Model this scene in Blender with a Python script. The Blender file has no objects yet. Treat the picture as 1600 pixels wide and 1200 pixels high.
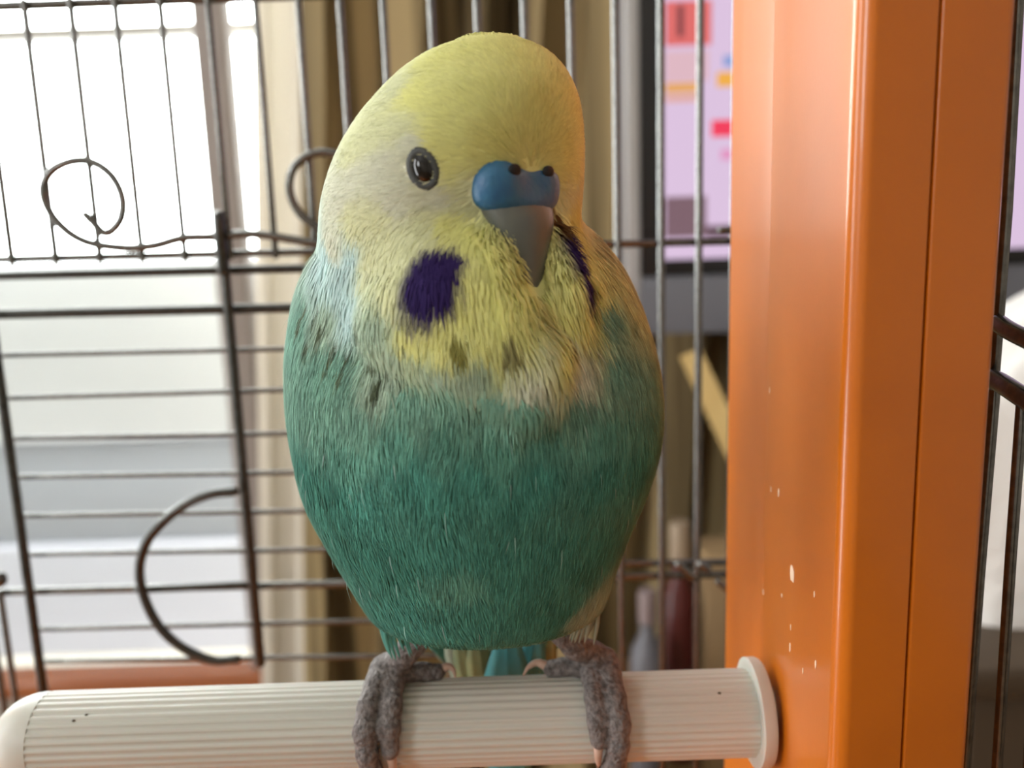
import bpy, bmesh, math, random
import numpy as np

random.seed(7)
RNG = np.random.default_rng(11)

# ------------------------------------------------------------------ camera
# layout unit: millimetres, x right, y away from the camera, z up, camera at (0,0,0);
# everything is written to the scene in metres with the floor at z = 0
MM = 0.001
CAM_Z = 950.0                       # camera height over the floor (mm)
F_PX = 1290.0                       # focal length for a 1600x1200 frame
PITCH = math.radians(9.75)
ROLL = math.radians(1.9)
SC = bpy.context.scene
COL = SC.collection

fw = np.array([0, math.cos(PITCH), -math.sin(PITCH)])
r0 = np.array([1.0, 0, 0])
u0 = np.array([0, math.sin(PITCH), math.cos(PITCH)])
cr = math.cos(ROLL) * r0 - math.sin(ROLL) * u0
cu = math.sin(ROLL) * r0 + math.cos(ROLL) * u0

import mathutils
cam = bpy.data.cameras.new('camera')
cam_o = bpy.data.objects.new('camera', cam)
COL.objects.link(cam_o)
cam_o.matrix_world = mathutils.Matrix(((cr[0], cu[0], -fw[0], 0), (cr[1], cu[1], -fw[1], 0),
                                       (cr[2], cu[2], -fw[2], CAM_Z * MM), (0, 0, 0, 1)))
cam.sensor_width = 36.0
cam.lens = 36.0 * F_PX / 1600.0
cam.clip_start = 0.005
cam.clip_end = 100
cam.dof.use_dof = True
cam.dof.focus_distance = 0.096
cam.dof.aperture_fstop = 19.0
SC.camera = cam_o

# ------------------------------------------------------------------ world and exposure
world = bpy.data.worlds.new('overcast_sky')
SC.world = world
world.use_nodes = True
bg = world.node_tree.nodes['Background']
bg.inputs[0].default_value = (0.98, 0.99, 1.0, 1)
bg.inputs[1].default_value = 14.0
SC.view_settings.view_transform = 'Standard'
SC.view_settings.look = 'None'
SC.view_settings.gamma = 1.0
SC.view_settings.use_curve_mapping = False
SC.view_settings.exposure = 0.0


def portal(name, loc, rot, sx, sy):
    l = bpy.data.lights.new(name, 'AREA')
    l.shape = 'RECTANGLE'
    l.size, l.size_y = sx * MM, sy * MM
    l.cycles.is_portal = True
    o = bpy.data.objects.new(name, l)
    COL.objects.link(o)
    o.location = (loc[0] * MM, loc[1] * MM, (loc[2] + CAM_Z) * MM)
    o.rotation_euler = rot
    return o


portal('window_portal', (-750, 1010, 250), (math.radians(-90), 0, 0), 1130, 1520)
portal('side_fill_portal', (-1610, 0, 25), (0, math.radians(-90), 0), 1950, 260)  # added opening in the unseen left wall, lets in side fill
portal('front_fill_portal', (-1610, -1400, 650), (0, math.radians(-90), 0), 900, 700)  # second added opening, fill from the front left


# ------------------------------------------------------------------ helpers
def ray(px, py):
    d = fw + cr * ((px - 800) / F_PX) - cu * ((py - 600) / F_PX)
    return d


def P(px, py, y):
    """point on the vertical plane Y=y that the lens shows at px,py"""
    d = ray(px, py)
    return d * (y / d[1])


def norm(v):
    v = np.asarray(v, float)
    return v / np.linalg.norm(v)


def srgb(r, g, b):
    f = lambda c: (c / 255 / 12.92) if c / 255 <= 0.04045 else ((c / 255 + 0.055) / 1.055) ** 2.4
    return (f(r), f(g), f(b))


def thing(name, base, label, cat, group=None, kind=None):
    o = bpy.data.objects.new(name, None)
    COL.objects.link(o)
    o.empty_display_size = 0.01
    o.location = (base[0] * MM, base[1] * MM, (base[2] + CAM_Z) * MM)
    o['label'] = label
    o['category'] = cat
    if group:
        o['group'] = group
    if kind:
        o['kind'] = kind
    return o


def world_loc(o):
    v = mathutils.Vector((0, 0, 0))
    while o is not None:
        v = v + o.location
        o = o.parent
    return np.array(v)


def mesh_obj(name, V, Fc, mat, parent=None, smooth=True, sharp=None, base=None, colors=None):
    """V in layout mm; faces list or (n,k) array"""
    V = np.asarray(V, float) * MM
    V[:, 2] += CAM_Z * MM
    me = bpy.data.meshes.new(name)
    o = bpy.data.objects.new(name, me)
    if parent is not None:
        off = world_loc(parent)
        V = V - off
    elif base is not None:
        b = np.array([base[0] * MM, base[1] * MM, (base[2] + CAM_Z) * MM])
        o.location = b
        V = V - b
    if isinstance(Fc, np.ndarray):
        fill_mesh(me, V, [Fc])
    elif len(Fc) and isinstance(Fc[0], np.ndarray) and Fc[0].ndim == 2:
        fill_mesh(me, V, Fc)
    else:
        me.from_pydata(V.tolist(), [], [tuple(int(i) for i in f) for f in Fc])
    me.update()
    if smooth:
        me.polygons.foreach_set('use_smooth', np.ones(len(me.polygons), bool))
    if sharp:
        me.set_sharp_from_angle(angle=math.radians(sharp))
    if colors is not None:
        a = me.color_attributes.new('Col', 'FLOAT_COLOR', 'POINT')
        c4 = np.ones((len(V), 4), np.float32)
        c4[:, :3] = colors
        a.data.foreach_set('color', c4.ravel())
    if mat is not None:
        me.materials.append(mat)
    if parent is not None:
        o.parent = parent
    COL.objects.link(o)
    return o


def fill_mesh(me, V, arrs):
    nl = sum(a.size for a in arrs)
    nf = sum(len(a) for a in arrs)
    me.vertices.add(len(V))
    me.vertices.foreach_set('co', np.asarray(V, np.float32).ravel())
    me.loops.add(nl)
    me.loops.foreach_set('vertex_index', np.concatenate([a.ravel() for a in arrs]).astype(np.int32))
    me.polygons.add(nf)
    starts, s = [], 0
    for a in arrs:
        starts.append(s + np.arange(len(a)) * a.shape[1])
        s += a.size
    me.polygons.foreach_set('loop_start', np.concatenate(starts).astype(np.int32))
    me.update(calc_edges=True)
    me.validate()


def tag(o, label=None, cat=None, group=None, kind=None):
    if label:
        o['label'] = label
    if cat:
        o['category'] = cat
    if group:
        o['group'] = group
    if kind:
        o['kind'] = kind
    return o


def join(*parts):
    V, Fc, n = [], [], 0
    for v, f in parts:
        v = np.asarray(v, float)
        V.append(v)
        Fc += [tuple(i + n for i in q) for q in f]
        n += len(v)
    return np.concatenate(V), Fc


def box(a, b):
    x0, y0, z0 = a
    x1, y1, z1 = b
    V = [(x0, y0, z0), (x1, y0, z0), (x1, y1, z0), (x0, y1, z0), (x0, y0, z1), (x1, y0, z1), (x1, y1, z1), (x0, y1, z1)]
    return np.array(V, float), [(0, 3, 2, 1), (4, 5, 6, 7), (0, 1, 5, 4), (1, 2, 6, 5), (2, 3, 7, 6), (3, 0, 4, 7)]


def bevbox(a, b, r=1.0, seg=3):
    bm = bmesh.new()
    V, Fc = box(a, b)
    vs = [bm.verts.new(v) for v in V]
    for f in Fc:
        bm.faces.new([vs[i] for i in f])
    bmesh.ops.bevel(bm, geom=list(bm.edges) + list(bm.verts), offset=r, segments=seg, affect='EDGES', profile=0.5)
    bm.verts.ensure_lookup_table()
    bm.verts.index_update()
    out = np.array([v.co[:] for v in bm.verts]), [tuple(v.index for v in f.verts) for f in bm.faces]
    bm.free()
    return out


def catmull(pts, n=8):
    pts = np.asarray(pts, float)
    p = np.vstack([2 * pts[0] - pts[1], pts, 2 * pts[-1] - pts[-2]])
    out = []
    for i in range(1, len(p) - 2):
        for k in range(n):
            t = k / n
            a, b, c, d = p[i - 1], p[i], p[i + 1], p[i + 2]
            out.append(0.5 * (2 * b + (c - a) * t + (2 * a - 5 * b + 4 * c - d) * t * t + (3 * b - a - 3 * c + d) * t ** 3))
    out.append(pts[-1])
    return np.array(out)


def tube(pts, rad, n=10, cap=True):
    """swept tube; rad scalar or per point; round ends"""
    pts = np.asarray(pts, float)
    m = len(pts)
    rad = np.full(m, rad) if np.isscalar(rad) else np.asarray(rad, float)
    T = np.gradient(pts, axis=0)
    T /= np.linalg.norm(T, axis=1)[:, None]
    if cap:     # hemispherical ends
        a = [0.35, 0.75]
        s = [pts[0] - T[0] * rad[0] * math.cos(x * math.pi / 2) for x in a]
        e = [pts[-1] + T[-1] * rad[-1] * math.cos(x * math.pi / 2) for x in a[::-1]]
        sr = [rad[0] * math.sin(x * math.pi / 2) for x in a]
        er = [rad[-1] * math.sin(x * math.pi / 2) for x in a[::-1]]
        pts = np.vstack([s, pts, e])
        rad = np.concatenate([sr, rad, er])
        T = np.vstack([T[:1], T[:1], T, T[-1:], T[-1:]])
        m = len(pts)
    ref = np.array([0.3, 0.2, 1.0]) if abs(norm(T[0])[2]) < 0.9 else np.array([1.0, 0.3, 0.1])
    N = norm(np.cross(T[0], ref))
    V = []
    for i in range(m):
        N = norm(N - T[i] * N.dot(T[i]))
        B = np.cross(T[i], N)
        for k in range(n):
            an = 2 * math.pi * k / n
            V.append(pts[i] + rad[i] * (N * math.cos(an) + B * math.sin(an)))
    Fc = []
    for i in range(m - 1):
        for k in range(n):
            k2 = (k + 1) % n
            Fc.append((i * n + k, i * n + k2, (i + 1) * n + k2, (i + 1) * n + k))
    Fc.append(tuple(range(n - 1, -1, -1)))
    Fc.append(tuple((m - 1) * n + k for k in range(n)))
    return np.array(V), Fc


def extrude(poly, z0, z1):
    n = len(poly)
    V = [(x, y, z0) for x, y in poly] + [(x, y, z1) for x, y in poly]
    Fc = [(k, (k + 1) % n, n + (k + 1) % n, n + k) for k in range(n)]
    Fc.append(tuple(range(n - 1, -1, -1)))
    Fc.append(tuple(range(n, 2 * n)))
    return np.array(V, float), Fc


def strip_extrude(line, thick, z0, z1, nz=1, warp=None):
    """a thick sheet that follows a plan polyline (curtains, cloth)"""
    line = np.asarray(line, float)
    T = np.gradient(line, axis=0)
    T /= np.linalg.norm(T, axis=1)[:, None]
    N = np.stack([-T[:, 1], T[:, 0]], 1)
    loop = np.vstack([line + N * thick / 2, (line - N * thick / 2)[::-1]])
    n = len(loop)
    V, Fc = [], []
    for i in range(nz + 1):
        z = z0 + (z1 - z0) * i / nz
        for x, y in loop:
            V.append((x, y, z) if warp is None else warp(x, y, z))
    for i in range(nz):
        for k in range(n):
            k2 = (k + 1) % n
            Fc.append((i * n + k, i * n + k2, (i + 1) * n + k2, (i + 1) * n + k))
    h = n // 2
    for base, rev in ((0, False), (nz * n, True)):
        for k in range(h - 1):
            q = (base + k, base + n - 1 - k, base + n - 2 - k, base + k + 1)
            Fc.append(q[::-1] if rev else q)
    return np.array(V), Fc


def ellipsoid(c, ax, R=None, n=16, m=10):
    V, Fc = [], []
    R = np.eye(3) if R is None else np.asarray(R)      # columns = axes
    for i in range(m + 1):
        th = math.pi * i / m
        for k in range(n):
            ph = 2 * math.pi * k / n
            p = np.array([math.sin(th) * math.cos(ph) * ax[0], math.sin(th) * math.sin(ph) * ax[1], math.cos(th) * ax[2]])
            V.append(np.asarray(c) + R @ p)
    for i in range(m):
        for k in range(n):
            k2 = (k + 1) % n
            Fc.append((i * n + k, (i + 1) * n + k, (i + 1) * n + k2, i * n + k2))
    return np.array(V), Fc


# ------------------------------------------------------------------ materials
def mat(name, col, rough=0.5, metal=0.0, spec=0.5, noise=None, bump=None, coat=0.0, trans=None, sss=0.0, attr=False, emit=None):
    m = bpy.data.materials.new(name)
    m.use_nodes = True
    nt = m.node_tree
    b = nt.nodes['Principled BSDF']
    out = nt.nodes['Material Output']
    b.inputs['Base Color'].default_value = (*col, 1)
    b.inputs['Roughness'].default_value = rough
    b.inputs['Metallic'].default_value = metal
    b.inputs['Specular IOR Level'].default_value = spec
    b.inputs['Coat Weight'].default_value = coat
    if sss:
        b.inputs['Subsurface Weight'].default_value = sss
        b.inputs['Subsurface Scale'].default_value = 0.002
    tc = nt.nodes.new('ShaderNodeTexCoord')
    src = None
    if attr:
        a = nt.nodes.new('ShaderNodeAttribute')
        a.attribute_name = 'Col'
        nt.links.new(a.outputs['Color'], b.inputs['Base Color'])
        src = a.outputs['Color']
    if noise:                      # (scale, second colour, low, high, stretch)
        sc, c2, lo, hi = noise[:4]
        mp = nt.nodes.new('ShaderNodeMapping')
        mp.inputs['Scale'].default_value = noise[4] if len(noise) > 4 else (1, 1, 1)
        nt.links.new(tc.outputs['Object'], mp.inputs['Vector'])
        n = nt.nodes.new('ShaderNodeTexNoise')
        n.inputs['Scale'].default_value = sc
        n.inputs['Detail'].default_value = 5
        nt.links.new(mp.outputs[0], n.inputs['Vector'])
        r = nt.nodes.new('ShaderNodeValToRGB')
        r.color_ramp.elements[0].position = lo
        r.color_ramp.elements[1].position = hi
        r.color_ramp.elements[0].color = (*c2, 1)
        r.color_ramp.elements[1].color = (*col, 1)
        nt.links.new(n.outputs[0], r.inputs[0])
        if attr:
            mx = nt.nodes.new('ShaderNodeMix')
            mx.data_type = 'RGBA'
            mx.blend_type = 'MULTIPLY'
            mx.inputs[0].default_value = 1.0
            nt.links.new(src, mx.inputs[6])
            nt.links.new(r.outputs[0], mx.inputs[7])
            nt.links.new(mx.outputs[2], b.inputs['Base Color'])
            src = mx.outputs[2]
        else:
            nt.links.new(r.outputs[0], b.inputs['Base Color'])
            src = r.outputs[0]
    if bump:                       # (scale, strength, distance)
        n = nt.nodes.new('ShaderNodeTexNoise')
        n.inputs['Scale'].default_value = bump[0]
        n.inputs['Detail'].default_value = 4
        nt.links.new(tc.outputs['Object'], n.inputs['Vector'])
        bp = nt.nodes.new('ShaderNodeBump')
        bp.inputs['Strength'].default_value = bump[1]
        bp.inputs['Distance'].default_value = bump[2]
        nt.links.new(n.outputs[0], bp.inputs['Height'])
        nt.links.new(bp.outputs[0], b.inputs['Normal'])
    if trans:
        t = nt.nodes.new('ShaderNodeBsdfTranslucent')
        t.inputs['Color'].default_value = (*col, 1)
        if src is not None:
            nt.links.new(src, t.inputs['Color'])
        mx = nt.nodes.new('ShaderNodeMixShader')
        mx.inputs[0].default_value = trans
        nt.links.new(b.outputs[0], mx.inputs[1])
        nt.links.new(t.outputs[0], mx.inputs[2])
        nt.links.new(mx.outputs[0], out.inputs['Surface'])
    if emit:
        b.inputs['Emission Color'].default_value = (*emit[0], 1)
        b.inputs['Emission Strength'].default_value = emit[1]
    return m


def glass_mat(name):
    m = bpy.data.materials.new(name)
    m.use_nodes = True
    nt = m.node_tree
    nt.nodes.remove(nt.nodes['Principled BSDF'])
    out = nt.nodes['Material Output']
    t = nt.nodes.new('ShaderNodeBsdfTransparent')
    t.inputs[0].default_value = (0.96, 0.98, 0.97, 1)
    g = nt.nodes.new('ShaderNodeBsdfGlossy')
    g.inputs['Roughness'].default_value = 0.02
    fr = nt.nodes.new('ShaderNodeFresnel')
    fr.inputs[0].default_value = 1.12
    mx = nt.nodes.new('ShaderNodeMixShader')
    nt.links.new(fr.outputs[0], mx.inputs[0])
    nt.links.new(t.outputs[0], mx.inputs[1])
    nt.links.new(g.outputs[0], mx.inputs[2])
    nt.links.new(mx.outputs[0], out.inputs['Surface'])
    return m


M = dict(
    steel=mat('zinc_plated_wire', (0.20, 0.20, 0.19), 0.25, 0.95, noise=(900, (0.13, 0.13, 0.125), 0.35, 0.65)),
    dark_steel=mat('dark_wire', (0.085, 0.085, 0.08), 0.3, 0.9, noise=(900, (0.055, 0.055, 0.05), 0.35, 0.65)),  # darker tone of the wire, for the door and its rails
    orange=mat('orange_plastic', (0.56, 0.140, 0.004), 0.30, 0, 0.55, noise=(55, (0.51, 0.124, 0.003), 0.3, 0.6), coat=0.2, bump=(1800, 0.04, 0.0002)),
    mark=mat('dried_splash', (0.85, 0.62, 0.45), 0.7),
    perch=mat('white_perch_plastic', (0.57, 0.555, 0.495), 0.42, 0, 0.5, noise=(120, (0.51, 0.49, 0.43), 0.3, 0.6, (0.15, 1, 1)), sss=0.15),
    wall=mat('pale_plaster', (0.54, 0.49, 0.42), 0.9, noise=(12, (0.50, 0.45, 0.38), 0.3, 0.7)),
    ceiling=mat('ceiling_paint', (0.75, 0.73, 0.70), 0.9),
    floor=mat('wood_floor', (0.32, 0.20, 0.11), 0.5, noise=(9, (0.24, 0.14, 0.07), 0.3, 0.7, (1, 12, 1))),
    frame=mat('window_frame_paint', (0.30, 0.26, 0.24), 0.6),
    muntin=mat('window_bar_paint', (0.60, 0.60, 0.56), 0.5),
    sill=mat('reddish_sill_wood', (0.42, 0.14, 0.05), 0.25, 0, 0.6, noise=(30, (0.34, 0.10, 0.035), 0.3, 0.7, (0.2, 3, 3)), coat=0.4),
    pane=glass_mat('window_glass'),
    parapet=mat('parapet_white', (0.585, 0.59, 0.60), 0.8),
    parapet_band=mat('parapet_grey', (0.385, 0.40, 0.44), 0.8),
    parapet_low=mat('parapet_lilac', (0.54, 0.54, 0.60), 0.8),
    curtain=mat('beige_curtain', (0.50, 0.38, 0.19), 0.9, noise=(30, (0.12, 0.083, 0.034), 0.42, 0.56, (1, 0.2, 0.01)), trans=0.3),
    sheer=mat('white_sheer', (0.82, 0.78, 0.70), 0.9, trans=0.45),
    black=mat('black_bezel', (0.006, 0.006, 0.007), 0.35),
    silver=mat('silver_case', (0.55, 0.55, 0.56), 0.4, 0.6),
    chin=mat('grey_chin', (0.16, 0.165, 0.19), 0.5, 0.2),
    wood=mat('desk_wood', (0.25, 0.15, 0.06), 0.5, noise=(14, (0.18, 0.10, 0.04), 0.3, 0.7, (1, 8, 1))),
    palewood=mat('pale_wood', (0.62, 0.44, 0.17), 0.55, noise=(60, (0.55, 0.37, 0.13), 0.3, 0.7, (1, 1, 0.1))),
    cloth=mat('white_cotton', (0.82, 0.80, 0.77), 0.95, bump=(160, 0.4, 0.004)),
    darkwood=mat('dark_cabinet', (0.07, 0.045, 0.025), 0.5, noise=(20, (0.05, 0.03, 0.015), 0.3, 0.7, (1, 1, 0.1))),
)


def screen_mat(name, col, s=1.0):
    return mat(name, (0.02, 0.02, 0.02), 0.4, emit=(col, s))


# ------------------------------------------------------------------ the room
def slab(name, a, b, m, label=None):
    V, Fc = box(a, b)
    o = mesh_obj(name, V, Fc, m, smooth=False, base=((a[0] + b[0]) / 2, (a[1] + b[1]) / 2, a[2]))
    tag(o, label, None, None, 'structure')
    o['category'] = name.split('_')[0]
    return o


FL, CE = -950.0, 1450.0
WY = 900.0                                         # inner face of the window wall
jr = P(505, 600, WY)[0]                            # right end of the window opening
SILL_Z = P(200, 1058, WY - 38)[2]
slab('floor', (-1700, -2400, FL - 40), (1700, WY + 120, FL), M['floor'], 'brown wooden floor under the table and desk')
slab('ceiling', (-1700, -2400, CE), (1700, WY + 120, CE + 60), M['ceiling'], 'pale ceiling over the room')
slab('wall_right', (1600, -2400, FL), (1700, WY, CE), M['wall'], 'beige wall beyond the desk')


def holed_wall(name, parts, label):
    V, Fc = join(*[box(a, b) for a, b in parts])
    o = mesh_obj(name, V, Fc, M['wall'], smooth=False)
    tag(o, label, 'wall', None, 'structure')


holed_wall('wall_back', [((-1700, WY, FL), (-1310, WY + 110, CE)), ((jr, WY, FL), (1600, WY + 110, CE)),
                         ((-1310, WY, FL), (jr, WY + 110, SILL_Z - 45)), ((-1310, WY, 1000), (jr, WY + 110, CE))],
           'beige wall around the bright window and behind the curtain')
slab('wall_front', (-1700, -2500, FL), (1700, -2400, CE), M['wall'], 'beige wall opposite the window')
holed_wall('wall_left', [((-1700, -2400, FL), (-1600, -1750, CE)), ((-1700, -1050, FL), (-1600, -130, CE)), ((-1700, 130, FL), (-1600, WY, CE)),  # both openings are added out of view to light the bird softly
                         ((-1700, -130, 1000), (-1600, 130, CE)), ((-1700, -1750, FL), (-1600, -1050, 200)), ((-1700, -1750, 1100), (-1600, -1050, CE))],
           'beige wall with two openings added for soft fill light')

# window: jambs, bar, pane
w = thing('window_1', (-810, WY, SILL_Z), 'bright window with a grey horizontal bar behind the cage', 'window', kind='structure')
jl, jr2 = P(366, 600, WY)[0], P(412, 600, WY)[0]
V, Fc = bevbox((jl, WY - 30, SILL_Z), (jr2, WY, 1000), 3)
mesh_obj('frame_post', V, Fc, M['frame'], w, sharp=40)
V, Fc = bevbox((-1340, WY - 30, SILL_Z), (-1280, WY, 1000), 3)
mesh_obj('frame_post', V, Fc, M['frame'], w, sharp=40)
zb, zt = P(200, 60, WY + 40)[2], P(200, 42, WY + 40)[2]
V, Fc = bevbox((-1310, WY + 30, zb), (jr, WY + 55, zt), 2)
mesh_obj('window_bar', V, Fc, M['muntin'], w, sharp=40)
V, Fc = box((-1310, WY + 70, SILL_Z - 45), (jr, WY + 74, 1000))
mesh_obj('pane', V, Fc, M['pane'], w, smooth=False)
# sill board with a rounded nose
sr = P(487, 1050, WY - 30)[0]
zt = SILL_Z
V, Fc = bevbox((-1380, WY - 38, zt - 27), (sr, WY, zt), 9, 5)
o = mesh_obj('trim_1', V, Fc, M['sill'], sharp=50)
tag(o, 'reddish brown wooden window sill with rounded edge', 'window sill', None, 'structure')

# outside: parapet of the balcony
py = 1150.0
za, zb_, zc, zd = (P(180, v, py)[2] for v in (408, 690, 850, 1060))
par = thing('balcony_parapet', (-900, py, zd - 400), 'white balcony parapet with a grey band outside the window', 'parapet', kind='structure')
V, Fc = bevbox((-2600, py, zb_), (jr + 260, py + 90, za), 8)
mesh_obj('upper_panel', V, Fc, M['parapet'], par, sharp=40)
V, Fc = bevbox((-2600, py + 12, zc), (jr + 260, py + 90, zb_), 4)
mesh_obj('middle_band', V, Fc, M['parapet_band'], par, sharp=40)
V, Fc = bevbox((-2600, py, zd - 400), (jr + 260, py + 90, zc), 8)
mesh_obj('lower_panel', V, Fc, M['parapet_low'], par, sharp=40)


# curtains -----------------------------------------------------------------
def folds(x0, x1, y, amp, per, n, ph=0.0, jit=0.25):
    xs = np.linspace(x0, x1, n)
    u = (xs - x0) / per
    u = u + jit * np.sin(u * 1.7 + 1.3) + jit * 0.6 * np.sin(u * 0.63 + 0.4)
    a = amp * (0.75 + 0.25 * np.sin(u * 2.1 + 2))
    return np.stack([xs + 0.25 * per * 0.4 * np.sin(4 * np.pi * u + ph), y + a * np.sin(2 * np.pi * u + ph)], 1)


cy = 790.0
V, Fc = strip_extrude(folds(P(478, 600, cy)[0], P(1230, 600, cy)[0], cy, 30, 62, 300, 0.6), 2.0, FL + 25, 1300, 1, lambda x, y, z: (x + 0.07 * (z + 120), y, z))
o = mesh_obj('curtain', V, Fc, M['curtain'], sharp=60, base=(0, cy, FL + 25))
tag(o, 'beige brown curtain in deep folds beside the window', 'curtain')
cy2 = 828.0
V, Fc = strip_extrude(folds(P(410, 600, cy2)[0], P(500, 600, cy2)[0], cy2, 9, 40, 90, 2.0), 1.5, FL + 25, 1300, 1, lambda x, y, z: (x + 0.07 * (z + 120), y, z))
o = mesh_obj('curtain', V, Fc, M['sheer'], sharp=60, base=(-220, cy2, FL + 25))
tag(o, 'narrow white sheer curtain next to the window frame', 'curtain')

# desk, computer and the things on it --------------------------------------
DZ = -400.0
desk = thing('desk', (500, 600, FL), 'brown wooden desk under the computer monitor', 'desk')
V, Fc = bevbox((70, 400, DZ - 28), (1150, 742, DZ), 3)
mesh_obj('desk_top', V, Fc, M['wood'], desk, sharp=40)
for x in (95, 1095):
    for y in (425, 695):
        V, Fc = bevbox((x, y, FL), (x + 35, y + 35, DZ - 28), 2)
        mesh_obj('leg', V, Fc, M['wood'], desk, sharp=40)

my = 640.0
sx0 = P(976, 250, my)[0]
bz0, bz1 = P(1090, 404, my)[2], P(1090, 430, my)[2]
cz1 = P(1090, 520, my)[2]
mon = thing('computer_monitor', (sx0 + 270, my + 40, DZ), 'black framed computer monitor showing a pink page on the desk', 'monitor')
mtop = cz1 + 440
V, Fc = bevbox((sx0, my + 2, cz1), (sx0 + 540, my + 34, mtop), 4)
mesh_obj('back_case', V, Fc, M['silver'], mon, sharp=40)
bx0 = P(1000, 250, my)[0]
scx0 = P(1036, 250, my)[0]
V, Fc = bevbox((bx0, my - 2, bz1), (sx0 + 536, my + 4, mtop - 3), 1.0)
mesh_obj('bezel', V, Fc, M['black'], mon, sharp=40)
V, Fc = bevbox((sx0, my - 3, cz1), (bx0 - 0.5, my + 4, mtop), 1.5)
mesh_obj('side_trim', V, Fc, M['silver'], mon, sharp=40)
V, Fc = bevbox((bx0, my - 3, cz1), (sx0 + 540, my + 4, bz1 - 0.5), 1.5)
mesh_obj('chin_panel', V, Fc, M['chin'], mon, sharp=40)
V, Fc = box((scx0, my - 3, bz0), (sx0 + 520, my - 2.2, mtop - 20))
scr = mesh_obj('screen', V, Fc, screen_mat('screen_lilac', srgb(222, 196, 226), 0.95), mon, smooth=False)
for nm, (x0, y0, x1, y1), c in (
        ('picture', (1040, 0, 1112, 72), (226, 106, 104)), ('picture', (1058, 8, 1068, 58), (120, 52, 60)),
        ('banner', (1040, 78, 1108, 128), (224, 184, 196)), ('banner', (1040, 128, 1096, 146), (232, 168, 96)),
        ('banner', (1040, 147, 1096, 160), (226, 170, 158)),
        ('icon', (1120, 112, 1152, 136), (244, 176, 66)), ('icon', (1130, 86, 1152, 104), (140, 160, 215)),
        ('button', (1112, 186, 1170, 214), (246, 50, 88)), ('button', (1126, 232, 1170, 250), (228, 150, 196)),
        ('picture', (1040, 306, 1104, 372), (122, 92, 104)), ('picture', (1104, 350, 1180, 372), (100, 74, 88))):
    a = P(x0, y1, my - 3.4)
    b = P(x1, y0, my - 3.4)
    yy = my - 3.5 - (0.4 if (x0, y0) == (1058, 8) else 0)
    V, Fc = box((a[0], yy, a[2]), (b[0], my - 3.02, b[2]))
    mesh_obj(nm, V, Fc, screen_mat('screen_' + nm, srgb(*c), 0.95), scr, smooth=False)
V, Fc = bevbox((sx0 + 230, my + 20, DZ + 8), (sx0 + 310, my + 60, cz1 + 60), 5)
mesh_obj('stand_neck', V, Fc, M['silver'], mon, sharp=40)
V, Fc = bevbox((sx0 + 160, my - 60, DZ), (sx0 + 380, my + 90, DZ + 8), 3)
mesh_obj('stand_foot', V, Fc, M['silver'], mon, sharp=40)


def lathe(c, prof, n=24):
    V = []
    for r, z in prof:
        for k in range(n):
            a = 2 * math.pi * k / n
            V.append((c[0] + r * math.cos(a), c[1] + r * math.sin(a), c[2] + z))
    Fc = []
    for i in range(len(prof) - 1):
        for k in range(n):
            k2 = (k + 1) % n
            Fc.append((i * n + k, i * n + k2, (i + 1) * n + k2, (i + 1) * n + k))
    Fc.append(tuple(range(n - 1, -1, -1)))
    Fc.append(tuple((len(prof) - 1) * n + k for k in range(n)))
    return np.array(V), Fc


def bottle(px, y, r, h, body, capc, label, cat='bottle'):
    x = P(px, 1000, y)[0]
    t = thing('bottle', (x, y, DZ), label, cat)
    V, Fc = lathe((x, y, DZ), [(r * .9, 0), (r, 3), (r, h * .62), (r * .9, h * .7), (r * .42, h * .78), (r * .42, h * .84)])
    mesh_obj('body', V, Fc, mat('bottle_body', body, 0.35), t, sharp=50)
    V, Fc = lathe((x, y, DZ), [(r * .5, h * .84), (r * .52, h * .86), (r * .52, h * .98), (r * .46, h)])
    mesh_obj('cap', V, Fc, mat('bottle_cap', capc, 0.4), t, sharp=50)


bottle(1012, 560, 13, 150, (0.14, 0.14, 0.16), (0.26, 0.20, 0.20), 'grey bottle with pale cap on the desk')
bottle(1062, 590, 15, 190, (0.09, 0.016, 0.014), (0.34, 0.26, 0.18), 'dark red bottle with tan cap on the desk')
x = P(1118, 1000, 585)[0]
bx = thing('carton', (x, 585, DZ), 'tan cardboard carton beside the dark red bottle', 'box')
V, Fc = bevbox((x - 12, 565, DZ), (x + 22, 605, DZ + 165), 1)
mesh_obj('body', V, Fc, mat('carton_card', (0.30, 0.20, 0.10), 0.8), bx, sharp=40)
V, Fc = bevbox((x - 12.5, 564.5, DZ + 165), (x + 22.5, 605.5, DZ + 172), 1)
mesh_obj('lid', V, Fc, mat('carton_lid', (0.38, 0.26, 0.13), 0.8), bx, sharp=40)
# pale wooden stick leaning between desk and monitor
a, b = P(1078, 552, 610), P(1168, 742, 560)
d = norm(b - a)
b2 = a + d * ((DZ - a[2]) / d[2])
rod = np.array([a, b2])
dx = norm(np.cross(d, [0, 1, 0]))
dy = np.cross(d, dx)
corner = [(-8, -2), (8, -2), (8, 2), (-8, 2)]
V = [e + dx * i + dy * j for e in rod for i, j in corner]
Fc = [(0, 1, 5, 4), (1, 2, 6, 5), (2, 3, 7, 6), (3, 0, 4, 7), (3, 2, 1, 0), (4, 5, 6, 7)]
o = mesh_obj('wooden_slat', V, Fc, M['palewood'], smooth=False, base=tuple(b2))
tag(o, 'pale wooden slat leaning below the computer monitor', 'slat')

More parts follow.
